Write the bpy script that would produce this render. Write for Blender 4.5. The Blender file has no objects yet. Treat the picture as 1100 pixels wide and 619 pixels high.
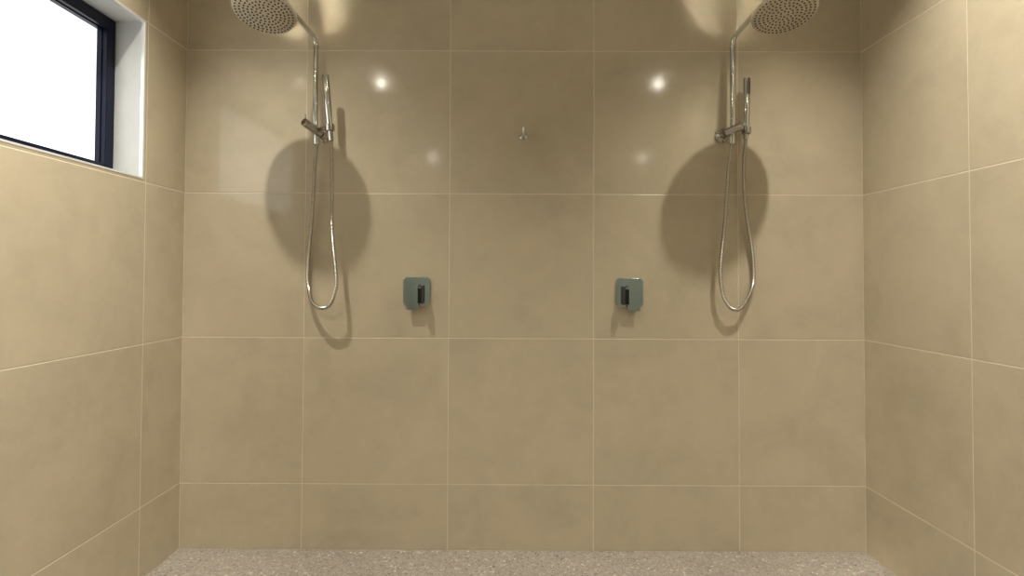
import bpy, bmesh, math
from mathutils import Vector, Matrix

scn = bpy.context.scene
COL = scn.collection
PI = math.pi

# ------------------------------------------------------------------ room sizes (metres)
XL, XR = -1.381, 1.4403          # left / right wall faces
CEIL = 2.72
TILE = 0.6
ZC = 0.2695                      # first horizontal joint above the floor
XC = -0.8772                     # a vertical joint on the back wall
YL, YR = -0.2597, -0.5569        # first vertical joint on the left / right wall
YF = -6.0                        # wall behind the camera
WY0, WY1, WZ0, WZ1 = -1.62, -0.277, 1.481, 2.067   # window opening

# ------------------------------------------------------------------ materials
def new_mat(name):
    m = bpy.data.materials.new(name); m.use_nodes = True
    nt = m.node_tree
    b = nt.nodes['Principled BSDF']
    return m, nt, b

def mth(nt, op, a, b=None, c=None):
    n = nt.nodes.new('ShaderNodeMath'); n.operation = op
    for i, v in enumerate((a, b, c)):
        if v is None: continue
        if isinstance(v, (int, float)): n.inputs[i].default_value = v
        else: nt.links.new(v, n.inputs[i])
    return n.outputs[0]

def mixc(nt, fac, a, b, mode='MIX'):
    n = nt.nodes.new('ShaderNodeMix'); n.data_type = 'RGBA'; n.blend_type = mode
    for s, v in ((n.inputs[0], fac), (n.inputs[6], a), (n.inputs[7], b)):
        if isinstance(v, (int, float)): s.default_value = v
        elif isinstance(v, tuple): s.default_value = (*v, 1) if len(v) == 3 else v
        else: nt.links.new(v, s)
    return n.outputs[2]

def ramp(nt, fac, stops):
    n = nt.nodes.new('ShaderNodeValToRGB'); nt.links.new(fac, n.inputs[0])
    e = n.color_ramp.elements
    while len(e) < len(stops): e.new(0.5)
    for el, (p, c) in zip(e, stops):
        el.position = p; el.color = (*c, 1) if len(c) == 3 else c
    return n.outputs[0]

def noise(nt, vec, scale, detail=4, rough=.55, dist=0):
    n = nt.nodes.new('ShaderNodeTexNoise')
    n.inputs['Scale'].default_value = scale; n.inputs['Detail'].default_value = detail
    n.inputs['Roughness'].default_value = rough; n.inputs['Distortion'].default_value = dist
    nt.links.new(vec, n.inputs['Vector'])
    return n.outputs['Fac']

TILE_COL = (0.46, 0.398, 0.295)
GROUT_COL = (0.66, 0.59, 0.47)

def tile_mat(name, axis, u0, corners=(), width=TILE):
    """large square porcelain tiles; axis = world axis running along the wall, u0 = a joint on it"""
    m, nt, b = new_mat(name)
    geo = nt.nodes.new('ShaderNodeNewGeometry')
    sep = nt.nodes.new('ShaderNodeSeparateXYZ'); nt.links.new(geo.outputs['Position'], sep.inputs[0])
    u = mth(nt, 'DIVIDE', mth(nt, 'SUBTRACT', sep.outputs[axis], u0), width)
    v = mth(nt, 'DIVIDE', mth(nt, 'SUBTRACT', sep.outputs['Z'], ZC), TILE)
    def jd(t, w=TILE):      # distance to the nearest joint, metres
        f = mth(nt, 'FRACT', t)
        return mth(nt, 'MULTIPLY', mth(nt, 'SUBTRACT', 0.5, mth(nt, 'ABSOLUTE', mth(nt, 'SUBTRACT', f, 0.5))), w)
    d = mth(nt, 'MINIMUM', jd(u, width), jd(v))
    for c in corners:            # silicone in the room corners
        d = mth(nt, 'MINIMUM', d, mth(nt, 'ABSOLUTE', mth(nt, 'SUBTRACT', sep.outputs[axis], c)))
    d = mth(nt, 'MINIMUM', d, mth(nt, 'ABSOLUTE', sep.outputs['Z']))
    mr = nt.nodes.new('ShaderNodeMapRange'); mr.interpolation_type = 'SMOOTHSTEP'
    nt.links.new(d, mr.inputs[0])
    mr.inputs[1].default_value = 0.0009; mr.inputs[2].default_value = 0.0028
    mr.inputs[3].default_value = 1; mr.inputs[4].default_value = 0
    joint = mr.outputs[0]
    # tone of each tile
    cmb = nt.nodes.new('ShaderNodeCombineXYZ')
    nt.links.new(mth(nt, 'FLOOR', u), cmb.inputs[0]); nt.links.new(mth(nt, 'FLOOR', v), cmb.inputs[1])
    wn = nt.nodes.new('ShaderNodeTexWhiteNoise'); nt.links.new(cmb.outputs[0], wn.inputs['Vector'])
    off = nt.nodes.new('ShaderNodeVectorMath'); off.operation = 'MULTIPLY_ADD'
    nt.links.new(wn.outputs['Color'], off.inputs[0]); off.inputs[1].default_value = (7, 7, 7)
    nt.links.new(geo.outputs['Position'], off.inputs[2])
    P = off.outputs[0]
    n1 = noise(nt, P, 3.2, 5, .6, .6)
    n2 = noise(nt, P, 14, 6, .65, .3)
    n3 = noise(nt, P, 160, 3, .6)
    k = mth(nt, 'ADD', mth(nt, 'MULTIPLY', n1, .62), mth(nt, 'ADD', mth(nt, 'MULTIPLY', n2, .28), mth(nt, 'MULTIPLY', n3, .10)))
    k = mth(nt, 'ADD', k, mth(nt, 'MULTIPLY', mth(nt, 'SUBTRACT', wn.outputs['Value'], .5), .05))
    dark = tuple(c * .88 for c in TILE_COL); light = tuple(c * 1.10 for c in TILE_COL)
    base = ramp(nt, k, [(.30, (dark[0], dark[1], dark[2])), (.5, TILE_COL), (.70, light)])
    colr = mixc(nt, mth(nt, 'MULTIPLY', joint, .65 if axis == 'X' else .9), base, GROUT_COL)
    nt.links.new(colr, b.inputs['Base Color'])
    rg = mth(nt, 'ADD', mth(nt, 'MULTIPLY', n2, .04), .075)
    nt.links.new(mth(nt, 'ADD', rg, mth(nt, 'MULTIPLY', joint, .4)), b.inputs['Roughness'])
    b.inputs['IOR'].default_value = 1.42
    bm = nt.nodes.new('ShaderNodeBump'); bm.inputs['Strength'].default_value = .55; bm.inputs['Distance'].default_value = .0015
    h = mth(nt, 'SUBTRACT', mth(nt, 'MULTIPLY', n2, .10), joint)
    nt.links.new(h, bm.inputs['Height']); nt.links.new(bm.outputs[0], b.inputs['Normal'])
    return m

def simple(name, col, rough=.5, metal=0.0, noise_amt=.06, nscale=30):
    m, nt, b = new_mat(name)
    tc = nt.nodes.new('ShaderNodeTexCoord')
    n = noise(nt, tc.outputs['Object'], nscale, 3)
    lo = tuple(c * (1 - noise_amt) for c in col); hi = tuple(min(1, c * (1 + noise_amt)) for c in col)
    nt.links.new(ramp(nt, n, [(.3, lo), (.7, hi)]), b.inputs['Base Color'])
    b.inputs['Roughness'].default_value = rough; b.inputs['Metallic'].default_value = metal
    return m

M = {}
M['tile_back'] = tile_mat('back_wall_tiles', 'X', XC, (XL, XR))
M['tile_left'] = tile_mat('left_wall_tiles', 'Y', YL, (0,), .64)
M['tile_right'] = tile_mat('right_wall_tiles', 'Y', YR, (0,))
M['paint'] = simple('ceiling_paint', (.74, .72, .68), .8)
M['far_paint'] = simple('far_wall_paint', (.50, .56, .52), .7)
M['chrome'] = simple('chrome', (.56, .58, .56), .09, 1.0, .02)
M['chrome_soft'] = simple('satin_chrome', (.44, .42, .39), .20, 1.0, .03)
M['dark'] = simple('black_plastic', (.004, .0045, .0045), .3)
M['head'] = simple('shower_head_chrome', (.86, .84, .80), .20, 1.0, .02)
M['hose'] = simple('hose_steel', (.54, .52, .48), .26, 1.0, .05, 200)
M['nozzle'] = simple('nozzle_rubber', (.055, .05, .042), .6)
M['black'] = simple('navy_black_aluminium', (.004, .006, .020), .30, 0.0, .1)
M['black'].node_tree.nodes['Principled BSDF'].inputs['Specular IOR Level'].default_value = .2
M['reveal'] = simple('white_reveal', (.47, .48, .48), .30, 0.0, .03)
M['trimmetal'] = simple('polished_edge_trim', (.80, .81, .82), .2, .35, .02)

def spray_mat():
    m, nt, b = new_mat('spray_plate_metal')
    tc = nt.nodes.new('ShaderNodeTexCoord')
    n = noise(nt, tc.outputs['Object'], 40, 3)
    nt.links.new(ramp(nt, n, [(.3, (.50, .46, .38)), (.7, (.58, .53, .45))]), b.inputs['Base Color'])
    b.inputs['Roughness'].default_value = .42; b.inputs['Metallic'].default_value = .55
    return m
M['spray'] = spray_mat()

def floor_mat():
    m, nt, b = new_mat('terrazzo_floor')
    geo = nt.nodes.new('ShaderNodeNewGeometry'); P = geo.outputs['Position']
    def vor(scale):
        n = nt.nodes.new('ShaderNodeTexVoronoi'); n.inputs['Scale'].default_value = scale
        nt.links.new(P, n.inputs['Vector']); return n
    v1 = vor(95); v2 = vor(190); v3 = vor(48)
    s1 = nt.nodes.new('ShaderNodeSeparateColor'); nt.links.new(v1.outputs['Color'], s1.inputs[0])
    s2 = nt.nodes.new('ShaderNodeSeparateColor'); nt.links.new(v2.outputs['Color'], s2.inputs[0])
    s3 = nt.nodes.new('ShaderNodeSeparateColor'); nt.links.new(v3.outputs['Color'], s3.inputs[0])
    c = ramp(nt, s2.outputs[0], [(0, (.25, .215, .18)), (.45, (.37, .33, .28)), (.8, (.45, .405, .35)), (1, (.56, .51, .45))])
    chips = ramp(nt, s1.outputs[0], [(0, (.15, .125, .105)), (.3, (.31, .27, .23)), (.65, (.42, .375, .32)), (.93, (.56, .51, .45)), (1, (.92, .89, .84))])
    in1 = mth(nt, 'MULTIPLY', mth(nt, 'LESS_THAN', v1.outputs['Distance'], .42), mth(nt, 'GREATER_THAN', s1.outputs[1], .25))
    c = mixc(nt, in1, c, chips)
    in3 = mth(nt, 'MULTIPLY', mth(nt, 'LESS_THAN', v3.outputs['Distance'], .30), mth(nt, 'GREATER_THAN', s3.outputs[1], .62))
    c3 = ramp(nt, s3.outputs[0], [(0, (.12, .10, .085)), (.4, (.27, .235, .20)), (.75, (.46, .42, .36)), (1, (.85, .81, .75))])
    c = mixc(nt, in3, c, c3)
    n = noise(nt, P, 5, 3)
    c = mixc(nt, .22, c, ramp(nt, n, [(.3, (.36, .31, .25)), (.7, (.46, .40, .34))]))
    c = mixc(nt, 1.0, c, (.76, .76, .78), 'MULTIPLY')
    nt.links.new(c, b.inputs['Base Color'])
    b.inputs['Roughness'].default_value = .55
    bm = nt.nodes.new('ShaderNodeBump'); bm.inputs['Strength'].default_value = .25; bm.inputs['Distance'].default_value = .001
    nt.links.new(v1.outputs['Distance'], bm.inputs['Height']); nt.links.new(bm.outputs[0], b.inputs['Normal'])
    return m
M['floor'] = floor_mat()

def pane_mat():
    """obscured glass that emits its own light in place of daylight"""
    m, nt, b = new_mat('obscured_glass')
    tc = nt.nodes.new('ShaderNodeTexCoord')
    n = noise(nt, tc.outputs['Object'], 7, 6, .7)
    nt.links.new(ramp(nt, n, [(.35, (.88, .93, .97)), (.6, (1, 1, 1))]), b.inputs['Emission Color'])
    b.inputs['Emission Strength'].default_value = PANE  # daylight put into the pane as emission, none passes through
    b.inputs['Base Color'].default_value = (.8, .83, .85, 1)
    b.inputs['Roughness'].default_value = .25
    return m
PANE = 1.15
M['pane'] = pane_mat()

# ------------------------------------------------------------------ mesh helpers
def link(name, bm, mats, parent=None, smooth=True, auto=40):
    me = bpy.data.meshes.new(name)
    bmesh.ops.recalc_face_normals(bm, faces=bm.faces[:])
    bm.to_mesh(me); bm.free()
    for m in (mats if isinstance(mats, (list, tuple)) else [mats]): me.materials.append(m)
    o = bpy.data.objects.new(name, me); COL.objects.link(o)
    if smooth:
        for p in me.polygons: p.use_smooth = True
        me.set_sharp_from_angle(angle=math.radians(auto))
    if parent is not None:
        o.parent = parent
        o.matrix_parent_inverse = Matrix.Translation(-Vector(parent.location))
    return o

def empty(name, loc, label, cat, group=None):
    o = bpy.data.objects.new(name, None); COL.objects.link(o)
    o.location = loc; o.empty_display_size = .05
    o['label'] = label; o['category'] = cat
    if group: o['group'] = group
    return o

def box(bm, x0, x1, y0, y1, z0, z1, bevel=0.0, seg=2):
    r = bmesh.ops.create_cube(bm, size=1)
    vs = r['verts']
    for v in vs:
        v.co = Vector((x0 + (v.co.x + .5) * (x1 - x0), y0 + (v.co.y + .5) * (y1 - y0), z0 + (v.co.z + .5) * (z1 - z0)))
    if bevel:
        es = {e for v in vs for e in v.link_edges}
        bmesh.ops.bevel(bm, geom=list(es), offset=bevel, segments=seg, profile=.5, affect='EDGES')

def catmull(pts, n):
    P = [Vector(p) for p in pts]
    P = [P[0] * 2 - P[1]] + P + [P[-1] * 2 - P[-2]]
    out = []
    for i in range(1, len(P) - 2):
        a, b, c, d = P[i - 1:i + 3]
        for k in range(n):
            t = k / n
            out.append(.5 * ((2 * b) + (c - a) * t + (2 * a - 5 * b + 4 * c - d) * t * t + (3 * b - a - 3 * c + d) * t ** 3))
    out.append(P[-2]); return out

def resample(pts, step):
    L = [0]
    for a, b in zip(pts, pts[1:]): L.append(L[-1] + (b - a).length)
    n = max(2, int(L[-1] / step)); out = []; j = 0
    for i in range(n + 1):
        s = L[-1] * i / n
        while j < len(L) - 2 and L[j + 1] < s: j += 1
        t = (s - L[j]) / max(1e-9, L[j + 1] - L[j]); out.append(pts[j].lerp(pts[j + 1], t))
    return out

def fillet(pts, r, n=10):
    """polyline with rounded corners"""
    P = [Vector(p) for p in pts]; out = [P[0]]
    for i in range(1, len(P) - 1):
        a = (P[i - 1] - P[i]).normalized(); b = (P[i + 1] - P[i]).normalized()
        ang = a.angle(b); d = min(r / math.tan(ang / 2), .49 * (P[i - 1] - P[i]).length, .49 * (P[i + 1] - P[i]).length)
        p0, p1 = P[i] + a * d, P[i] + b * d
        for k in range(n + 1):
            t = k / n; out.append(p0.lerp(P[i], t).lerp(P[i].lerp(p1, t), t))
    out.append(P[-1]); return out

def tube(bm, pts, rad, seg=16, caps=True):
    """sweep a circle along pts; rad is a number or a function of index"""
    pts = [Vector(p) for p in pts]; N = len(pts)
    up = None; rings = []
    for i, p in enumerate(pts):
        t = (pts[min(i + 1, N - 1)] - pts[max(i - 1, 0)]).normalized()
        if up is None:
            up = t.orthogonal().normalized()
        else:
            up = (up - t * up.dot(t)).normalized()
        sd = t.cross(up)
        r = rad(i) if callable(rad) else rad
        rings.append([bm.verts.new(p + (up * math.cos(a) + sd * math.sin(a)) * r) for a in (2 * PI * k / seg for k in range(seg))])
    for a, b in zip(rings, rings[1:]):
        for k in range(seg):
            bm.faces.new((a[k], a[(k + 1) % seg], b[(k + 1) % seg], b[k]))
    if caps:
        bm.faces.new(rings[0][::-1]); bm.faces.new(rings[-1])
    return rings

def lathe(bm, prof, origin, axis, seg=32):
    """prof: list of (radius, height along axis); closes at both ends"""
    axis = Vector(axis).normalized(); up = axis.orthogonal().normalized(); sd = axis.cross(up); o = Vector(origin)
    rings = [[bm.verts.new(o + axis * h + (up * math.cos(a) + sd * math.sin(a)) * max(r, 1e-5)) for a in (2 * PI * k / seg for k in range(seg))] for r, h in prof]
    for a, b in zip(rings, rings[1:]):
        for k in range(seg):
            bm.faces.new((a[k], a[(k + 1) % seg], b[(k + 1) % seg], b[k]))
    bm.faces.new(rings[0][::-1]); bm.faces.new(rings[-1])

def rod(bm, a, b, r, bev=.0015, seg=20):
    a = Vector(a); b = Vector(b); L = (b - a).length
    lathe(bm, [(r - bev, 0), (r, bev), (r, L - bev), (r - bev, L)], a, b - a, seg)

def struct(name, bm, mat, parent=None, smooth=False):
    o = link(name, bm, mat, parent, smooth); o['kind'] = 'structure'; return o

# ------------------------------------------------------------------ room
T = .12
bm = bmesh.new(); box(bm, XL - T, 2.9, 0, T, -.1, CEIL + .1); struct('wall_back', bm, M['tile_back'])
bm = bmesh.new()
LX0 = XL - .20
YT = -2.5
box(bm, LX0, XL, YT, 0, -.1, WZ0); box(bm, LX0, XL, YT, 0, WZ1, CEIL + .1)
box(bm, LX0, XL, YT, WY0, WZ0, WZ1); box(bm, LX0, XL, WY1, 0, WZ0, WZ1)
struct('wall_left', bm, M['tile_left'])
bm = bmesh.new(); box(bm, LX0, XL, YF, YT, -.1, CEIL + .1); struct('wall_left_rear', bm, M['far_paint'])
bm = bmesh.new(); box(bm, XR, XR + T, -3.0, 0, -.1, CEIL + .1); struct('wall_right', bm, M['tile_right'])
bm = bmesh.new(); box(bm, XR + T, 2.8, -3.0, -3.0 + T, -.1, CEIL + .1); struct('wall_return', bm, M['far_paint'])
bm = bmesh.new(); box(bm, 2.8, 2.9, YF, 0, -.1, CEIL + .1); struct('wall_far_right', bm, M['far_paint'])
bm = bmesh.new(); box(bm, LX0, 2.9, YF - T, YF, -.1, CEIL + .1); struct('wall_front', bm, M['far_paint'])
bm = bmesh.new(); box(bm, LX0, 2.9, YF, 0, -.1, 0); struct('floor', bm, M['floor'])
bm = bmesh.new(); box(bm, LX0, 2.9, YF, 0, CEIL, CEIL + .1); struct('ceiling', bm, M['paint'])

# window: frame, obscured pane, white reveal lining, polished edge trim
win = bpy.data.objects.new('window_1', None); COL.objects.link(win); win.location = (XL - .13, (WY0 + WY1) / 2, WZ0)
win['kind'] = 'structure'; win['label'] = 'high black framed window with obscured white glass in the left tiled wall'
FX0, FX1 = XL - .17, XL - .108     # frame depth range
fw = .043
bm = bmesh.new()
e = .004
box(bm, FX0, FX1, WY1 - e - fw, WY1 - e, WZ0 + e, WZ1 - e, .002)
box(bm, FX0, FX1, WY0 + e, WY0 + e + fw, WZ0 + e, WZ1 - e, .002)
box(bm, FX0, FX1, WY0 + e + fw, WY1 - e - fw, WZ0 + e, WZ0 + e + fw, .002)
box(bm, FX0, FX1, WY0 + e + fw, WY1 - e - fw, WZ1 - e - fw, WZ1 - e, .002)
# glazing bead stepped back inside the frame
g = .004
y0, y1, z0, z1 = WY0 + e + fw, WY1 - e - fw, WZ0 + e + fw, WZ1 - e - fw
for a in ((y1 - g, y1, z0, z1), (y0, y0 + g, z0, z1), (y0 + g, y1 - g, z0, z0 + g), (y0 + g, y1 - g, z1 - g, z1)):
    box(bm, FX0 + .012, FX1 - .018, *a, .001)
link('window_frame', bm, M['black'], win, smooth=False)
bm = bmesh.new(); box(bm, FX0 + .018, FX0 + .026, y0 + g * .5, y1 - g * .5, z0 + g * .5, z1 - g * .5)
link('pane', bm, M['pane'], win, smooth=False)
bm = bmesh.new()
R0, R1 = FX1, XL - .010
box(bm, R0, R1, WY1 - .004, WY1, WZ0, WZ1); box(bm, R0, R1, WY0, WY0 + .004, WZ0, WZ1)
box(bm, R0, R1, WY0 + .004, WY1 - .004, WZ0, WZ0 + .004); box(bm, R0, R1, WY0 + .004, WY1 - .004, WZ1 - .004, WZ1)
link('window_reveal', bm, M['reveal'], win, smooth=False)
bm = bmesh.new()
E0, E1 = XL - .012, XL + .0015
box(bm, E0, E1, WY1 - .006, WY1 + .002, WZ0 - .002, WZ1 + .002, .0008); box(bm, E0, E1, WY0 - .002, WY0 + .006, WZ0 - .002, WZ1 + .002, .0008)
box(bm, E0, E1, WY0 + .006, WY1 - .006, WZ0 - .002, WZ0 + .005, .0008); box(bm, E0, E1, WY0 + .006, WY1 - .006, WZ1 - .005, WZ1 + .002, .0008)
link('edge_trim', bm, M['trimmetal'], win, smooth=False)

# ------------------------------------------------------------------ showers
def shower(spec):
    pole_b, pole_t, head, flange, bar_tip = (Vector(spec[k]) for k in ('pole_b', 'pole_t', 'head', 'flange', 'bar_tip'))
    root = empty('overhead_shower', flange, spec['label'], 'shower', 'wall mounted rain shower columns')
    # riser pipe: straight up the wall, elbow, gently rising arm, short drop to the head
    knee = pole_t + Vector((0, 0, .022))
    tilt = spec['tilt']                       # the wall-side rim hangs lower
    nrm = Vector((0, math.sin(tilt), math.cos(tilt)))
    arm_end = head + nrm * .105
    d = (arm_end - knee)
    mid = knee + d * .5 + Vector((0, 0, .010))
    path = fillet([pole_b, pole_t - Vector((0, 0, .3)), knee, mid, arm_end, head + nrm * .045], .045, 10)
    bm = bmesh.new(); tube(bm, resample(path, .008), .0102, 18)
    link('riser_pipe', bm, M['chrome'], root)
    # pipe outlet nut at the bottom
    bm = bmesh.new(); rod(bm, pole_b + Vector((0, 0, -.004)), pole_b + Vector((0, 0, .03)), .0125)
    link('pipe_nut', bm, M['chrome'], root)
    bm = bmesh.new(); rod(bm, pole_t - Vector((0, 0, .018)), pole_t - Vector((0, 0, .008)), .0114, .001)
    link('pipe_collar', bm, M['chrome'], root)
    # shower head
    hr = .110
    bm = bmesh.new()
    lathe(bm, [(hr - .004, .0), (hr, .002), (hr, .007), (hr - .0025, .0093), (hr - .0035, .0095), (hr - .005, .0095), (.034, .0095), (.032, .0096), (.022, .014), (.016, .022), (.016, .045), (.0125, .048)], head, nrm, 72)
    h = link('shower_head', bm, M['head'], root)
    bm = bmesh.new()
    lathe(bm, [(hr - .006, -.0022), (hr - .0045, -.0012), (hr - .0045, .0008)], head, nrm, 72)
    nf = len(bm.faces)
    for ring in range(1, 8):
        r = .0139 * ring; n = 6 * ring
        for k in range(n):
            a = 2 * PI * (k / n) + ring * .16
            p = head + Vector((r * math.cos(a), 0, 0)) + Vector((0, math.cos(tilt), -math.sin(tilt))) * (r * math.sin(a)) - nrm * .0018
            lathe(bm, [(.0036, 0), (.0034, -.0012), (.0022, -.0028)], p, nrm, 8)
    bm.faces.ensure_lookup_table()
    for f in bm.faces[nf:]: f.material_index = 1
    sp = link('spray_plate', bm, [M['spray'], M['nozzle']], h)
    sp['label'] = 'pale underside plate dotted with dark nozzles'
    # wall flange (knurled rim) and the bar out from it
    bm = bmesh.new()
    lathe(bm, [(.026, -.002), (.0275, .002), (.0275, .007), (.024, .010), (.017, .012), (.014, .016), (.014, .044)], flange, (0, -1, 0), 40)
    if spec['knurl']:
        for k in range(12):
            a = 2 * PI * k / 12
            c = flange + Vector((.0275 * math.cos(a), -.006, .0275 * math.sin(a)))
            rod(bm, c + Vector((0, .004, 0)), c + Vector((0, -.006, 0)), .0045, .001, 8)
    link('wall_flange', bm, M['chrome_soft'], root)
    bm = bmesh.new()
    st = flange + Vector((spec['bar_dx'], -.046, .001))
    rod(bm, st, bar_tip, spec['bar_r'], .003, 24)
    bar = link('diverter_bar', bm, M['chrome_soft'], root)
    # saddle that grips the riser
    pz = spec['saddle_z']
    px = pole_b.x + (pole_t.x - pole_b.x) * (pz - pole_b.z) / (pole_t.z - pole_b.z)
    bm = bmesh.new(); rod(bm, (px, pole_b.y, pz - .016), (px, pole_b.y, pz + .016), .0145, .002)
    link('pipe_clamp', bm, M['chrome_soft'], root)
    if spec['pin']:
        bm = bmesh.new()
        q = bar_tip.lerp(st, .10)
        rod(bm, q + Vector((0, 0, .010)), q + Vector((0, 0, .034)), .0028, .001, 10)
        link('diverter_lever', bm, M['chrome'], bar)
    # hand shower holder: arm and open ring
    a0, c0, ax = (Vector(spec[k]) for k in ('hold_from', 'hold_c', 'hold_ax'))
    bm = bmesh.new(); ax.normalize()
    dirn = (c0 - a0); L = dirn.length; dirn.normalize()
    rod(bm, a0, c0 - dirn * .0168, .0065, .001, 14)
    ri, ro, hh = .0142, .0190, .014
    side = ax.orthogonal().normalized(); sd2 = ax.cross(side)
    S = 32; rings = []
    for k in range(S):
        an = 2 * PI * k / S; dv = side * math.cos(an) + sd2 * math.sin(an)
        rings.append([bm.verts.new(c0 + dv * r + ax * z) for r, z in ((ri, -hh), (ro, -hh + .002), (ro, hh - .002), (ri, hh))])
    for k in range(S):
        A, B = rings[k], rings[(k + 1) % S]
        for j in range(4): bm.faces.new((A[j], A[(j + 1) % 4], B[(j + 1) % 4], B[j]))
    link('hand_shower_holder', bm, M['chrome_soft'], root)
    # ------- hand shower with its hose (lifts out of the holder)
    top, bot, nut = (Vector(spec[k]) for k in ('hs_top', 'hs_bot', 'hs_nut'))
    hs = empty('hand_shower', bot, spec['hs_label'], 'hand shower', 'stick hand showers with looping hoses')
    bm = bmesh.new(); axis = (top - bot); L = axis.length
    lathe(bm, [(.0098, 0), (.0122, .003), (.0130, .03), (.0140, .075), (.0143, L - .004), (.0130, L)], bot, axis, 28)
    hd = link('handle', bm, M['chrome'], hs)
    # spray face: oblong panel set into the front of the upper handle
    z = axis.normalized(); fr = Vector((spec['face'], -1, 0)); fr = (fr - z * fr.dot(z)).normalized(); xx = z.cross(fr)
    bm = bmesh.new()
    rows = []
    for i in range(13):
        t = i / 12; cpos = top - z * (.012 + .058 * t)
        hw = .62 * min(1, math.sqrt(max(0.0, min(t, 1 - t)) * 8) + .35)
        rows.append([bm.verts.new(cpos + (fr * math.cos(a) + xx * math.sin(a)) * .0147) for a in (hw * (j / 6 - 1) for j in range(13))])
    for A, B in zip(rows, rows[1:]):
        for j in range(12): bm.faces.new((A[j], A[j + 1], B[j + 1], B[j]))
    s = link('spray_face', bm, spec['facemat'], hd)
    # nut joining handle and hose
    bm = bmesh.new(); rod(bm, bot + (bot - nut) * .05, nut, .0105, .0015, 18)
    link('hose_nut', bm, M['chrome'], hs)
    path = resample(catmull(spec['hose'], 14), .0028)
    bm = bmesh.new(); tube(bm, path, lambda i: 0.0075 + (.0007 if i % 2 else -.0007), 12)
    link('hose', bm, M['hose'], hs)

LEFT = dict(
    label='left chrome shower column with round rain head, nearest the window',
    hs_label='chrome stick hand shower leaning beside the left riser, hose looping down',
    pole_b=(-.816, -.055, 1.664), pole_t=(-.822, -.055, 2.072), head=(-.906, -.358, 2.063), tilt=.314,
    flange=(-.803, 0, 1.706), bar_tip=(-.847, -.12, 1.737), saddle_z=1.715, bar_dx=.002, bar_r=.0165, knurl=False, pin=True,
    hold_from=(-.809, -.06, 1.722), hold_c=(-.752, -.0865, 1.722), hold_ax=(-.016, -.012, .197),
    hs_top=(-.768, -.100, 1.931), hs_bot=(-.7515, -.0862, 1.716), hs_nut=(-.7465, -.085, 1.668), face=.9, facemat=M['chrome'],
    hose=[(-.816, -.055, 1.656), (-.824, -.05, 1.567), (-.836, -.035, 1.384), (-.857, -.02, 1.161), (-.854, -.018, 1.076), (-.837, -.03, 1.022), (-.813, -.043, 1.0005), (-.786, -.055, .9935), (-.761, -.063, 1.000), (-.742, -.07, 1.020), (-.727, -.08, 1.059), (-.720, -.085, 1.112), (-.739, -.085, 1.306), (-.742, -.085, 1.486), (-.7465, -.085, 1.667)])
RIGHT = dict(
    label='right chrome shower column with round rain head and ribbed wall flange',
    hs_label='chrome stick hand shower standing upright beside the right riser, hose looping down',
    pole_b=(.8775, -.055, 1.672), pole_t=(.881, -.055, 2.078), head=(.944, -.369, 2.061), tilt=.285,
    flange=(.857, 0, 1.715), bar_tip=(.908, -.086, 1.737), saddle_z=1.722, bar_dx=-.002, bar_r=.0155, knurl=True, pin=False,
    hold_from=(.905, -.064, 1.732), hold_c=(.9365, -.052, 1.724), hold_ax=(.004, 0, .196),
    hs_top=(.940, -.052, 1.940), hs_bot=(.9355, -.052, 1.722), hs_nut=(.934, -.052, 1.688), face=.35, facemat=M['nozzle'],
    hose=[(.8775, -.055, 1.663), (.862, -.06, 1.572), (.846, -.058, 1.352), (.830, -.050, 1.164), (.840, -.045, 1.062), (.862, -.042, 1.015), (.8776, -.041, .9987), (.896, -.038, .993), (.9144, -.036, .997), (.931, -.030, 1.011), (.964, -.018, 1.061), (.979, -.014, 1.121), (.972, -.02, 1.232), (.939, -.036, 1.416), (.929, -.046, 1.572), (.934, -.052, 1.686)])
shower(LEFT); shower(RIGHT)

# ------------------------------------------------------------------ mixer taps
def rounded_plate(bm, cx, cz, w, h, r, y0, y1, bev, n=8):
    def loop(s, y):
        hw, hh, rr = w / 2 - s, h / 2 - s, max(.001, r - s); out = []
        for sx, sz, a0 in ((1, 1, 0), (-1, 1, PI / 2), (-1, -1, PI), (1, -1, 1.5 * PI)):
            for k in range(n + 1):
                a = a0 + (PI / 2) * k / n
                out.append(bm.verts.new((cx + sx * (hw - rr) + rr * math.cos(a), y, cz + sz * (hh - rr) + rr * math.sin(a))))
        return out
    L = [loop(0, y0), loop(0, y1 + bev), loop(bev * .3, y1 + bev * .3), loop(bev, y1), loop(bev * 1.5, y1), loop(bev * 2.2, y1)]
    N = len(L[0])
    for A, B in zip(L, L[1:]):
        for k in range(N): bm.faces.new((A[k], A[(k + 1) % N], B[(k + 1) % N], B[k]))
    bm.faces.new(L[0][::-1]); bm.faces.new(L[-1])

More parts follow.
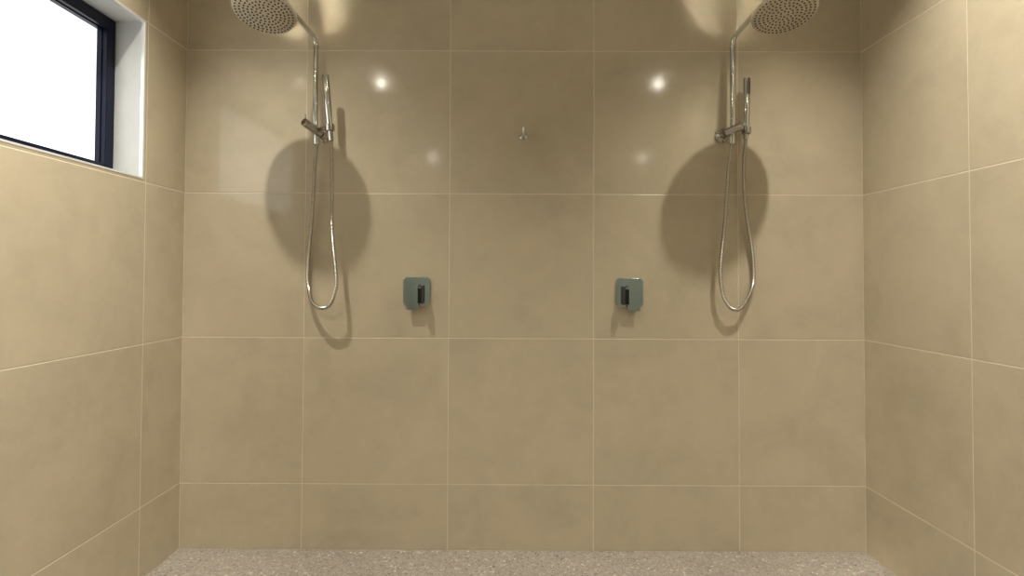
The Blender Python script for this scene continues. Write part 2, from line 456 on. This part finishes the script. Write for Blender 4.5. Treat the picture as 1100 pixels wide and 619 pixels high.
def tap(cx, cz, label):
    root = empty('mixer_tap', (cx, 0, cz), label, 'tap', 'square wall mixer taps')
    bm = bmesh.new(); rounded_plate(bm, cx, cz, .113, .120, .019, .002, -.009, .002)
    link('backplate', bm, M['chrome'], root)
    def profile(bm, side, x0, x1, bev):
        A = [bm.verts.new((x0, y, z)) for y, z in side]; B = [bm.verts.new((x1, y, z)) for y, z in side]
        N = len(side)
        for k in range(N): bm.faces.new((A[k], A[(k + 1) % N], B[(k + 1) % N], B[k]))
        bm.faces.new(A[::-1]); bm.faces.new(B)
        bmesh.ops.bevel(bm, geom=[e for e in bm.edges if e.calc_face_angle(0) > .9], offset=bev, segments=2, affect='EDGES')
    # dark rounded stem standing on the plate, on the side nearer the middle of the wall
    sg = 1 if cx < 0 else -1
    a, b = cx + sg * .0125, cx + sg * .0275
    bm = bmesh.new()
    arc = [(-.043 - .014 * math.sin(PI * .5 * k / 6), cz + .010 + .014 * math.cos(PI * .5 * k / 6)) for k in range(7)]
    profile(bm, [(-.0088, cz + .024)] + arc + [(-.057, cz - .047), (-.0088, cz - .052)], min(a, b), max(a, b), .0012)
    h = link('lever_stem', bm, M['dark'], root, auto=20); h['label'] = 'black stem beside the chrome lever plate'
    # flat chrome blade that drops below the plate
    bm = bmesh.new()
    a, b = cx - sg * .0365, cx + sg * .0120
    profile(bm, [(-.0088, cz + .029), (-.030, cz + .029), (-.030, cz - .075), (-.022, cz - .075), (-.020, cz - .040), (-.0088, cz - .040)], min(a, b), max(a, b), .001)
    link('lever', bm, M['chrome'], root, auto=20)
tap(-.4105, 1.0625, 'square chrome mixer tap on back wall below the left shower')
tap(.4705, 1.0612, 'square chrome mixer tap on back wall below the right shower')

# ------------------------------------------------------------------ robe hook
root = empty('robe_hook', (.030, 0, 1.71), 'small chrome robe hook in the middle of the back wall', 'hook')
bm = bmesh.new(); lathe(bm, [(.0135, -.002), (.0145, .0015), (.0145, .005), (.012, .007), (.006, .008)], (.030, 0, 1.706), (0, -1, 0), 28)
link('hook_base', bm, M['chrome'], root)
bm = bmesh.new()
tube(bm, fillet([(.030, -.005, 1.706), (.030, -.036, 1.704), (.030, -.044, 1.738)], .012, 8), .0058, 14)
link('hook_peg', bm, M['chrome'], root)

# ------------------------------------------------------------------ lights: ceiling downlights, plus added side fill and spill lamps
def spot(x, y, power, size=105, blend=1.0, r=.015, col=(1.0, .95, .82)):
    l = bpy.data.lights.new('downlight_or_fill', 'SPOT'); l.energy = power; l.color = col
    l.spot_size = math.radians(size); l.spot_blend = blend; l.shadow_soft_size = r
    o = bpy.data.objects.new('downlight_or_fill', l); COL.objects.link(o); o.location = (x, y, CEIL - .02)
    return o
def side_fill(loc, target, power, size):      # unseen fill spots added to brighten the side walls
    o = spot(loc[0], loc[1], power, size, 1.0, .05)
    o.rotation_euler = (Vector(target) - o.location).to_track_quat('-Z', 'Y').to_euler()
side_fill((.15, -1.7, 0), (XL, -1.2, 1.3), 230, 64)
side_fill((-.05, -1.7, 0), (XR, -1.2, 1.1), 150, 64)
P1, P2, P3 = 112, 112, 100
spot(-.983, -.745, P1); spot(1.058, -.768, P1)
spot(-1.06, -2.2, P2, 126); spot(1.16, -2.2, P2, 126)
spot(-1.03, -5.1, P3); spot(1.70, -5.1, P3)

def glow(x, y, power):          # point lamps added for the rear fittings' sideways spill and wall reflections
    l = bpy.data.lights.new('added_spill', 'POINT'); l.energy = power; l.color = (1.0, .94, .80)
    l.shadow_soft_size = .026
    o = bpy.data.objects.new('added_spill', l); COL.objects.link(o); o.location = (x, y, CEIL - .05)
glow(-1.06, -2.2, 3); glow(1.16, -2.2, 3); glow(-1.03, -5.1, 2); glow(1.70, -5.1, 2)
w = bpy.data.worlds.new('overcast'); scn.world = w; w.use_nodes = True
w.node_tree.nodes['Background'].inputs[0].default_value = (.85, .92, 1, 1)
w.node_tree.nodes['Background'].inputs[1].default_value = 1.0

# ------------------------------------------------------------------ camera
F, PT, YW, RL = 621.1745, .0228, -.0025, -.0042
rx0 = Vector((math.cos(YW), -math.sin(YW), 0)); ry0 = Vector((math.sin(YW), math.cos(YW), 0)); rz0 = Vector((0, 0, 1))
fwd = ry0 * math.cos(PT) + rz0 * math.sin(PT); upv = -ry0 * math.sin(PT) + rz0 * math.cos(PT)
U = rx0 * math.cos(RL) - upv * math.sin(RL); V = rx0 * math.sin(RL) + upv * math.cos(RL)
cam = bpy.data.cameras.new('camera'); co = bpy.data.objects.new('camera', cam); COL.objects.link(co)
mat = Matrix((U, V, -fwd)).transposed().to_4x4(); mat.translation = Vector((-.0284, -2.4, 1.1252))
co.matrix_world = mat
cam.sensor_width = 36; cam.lens = F / 1100 * 36
cam.shift_x = 4.7183 / 1100; cam.shift_y = -26.4867 / 1100
cam.clip_start = .02
scn.camera = co

scn.view_settings.view_transform = 'Standard'
scn.view_settings.look = 'None'
scn.view_settings.exposure = 0.0
scn.cycles.use_denoising = True
scn.cycles.max_bounces = 10
scn.cycles.diffuse_bounces = 6
scn.cycles.caustics_reflective = True
scn.cycles.blur_glossy = 0.0
scn.cycles.sample_clamp_indirect = 0
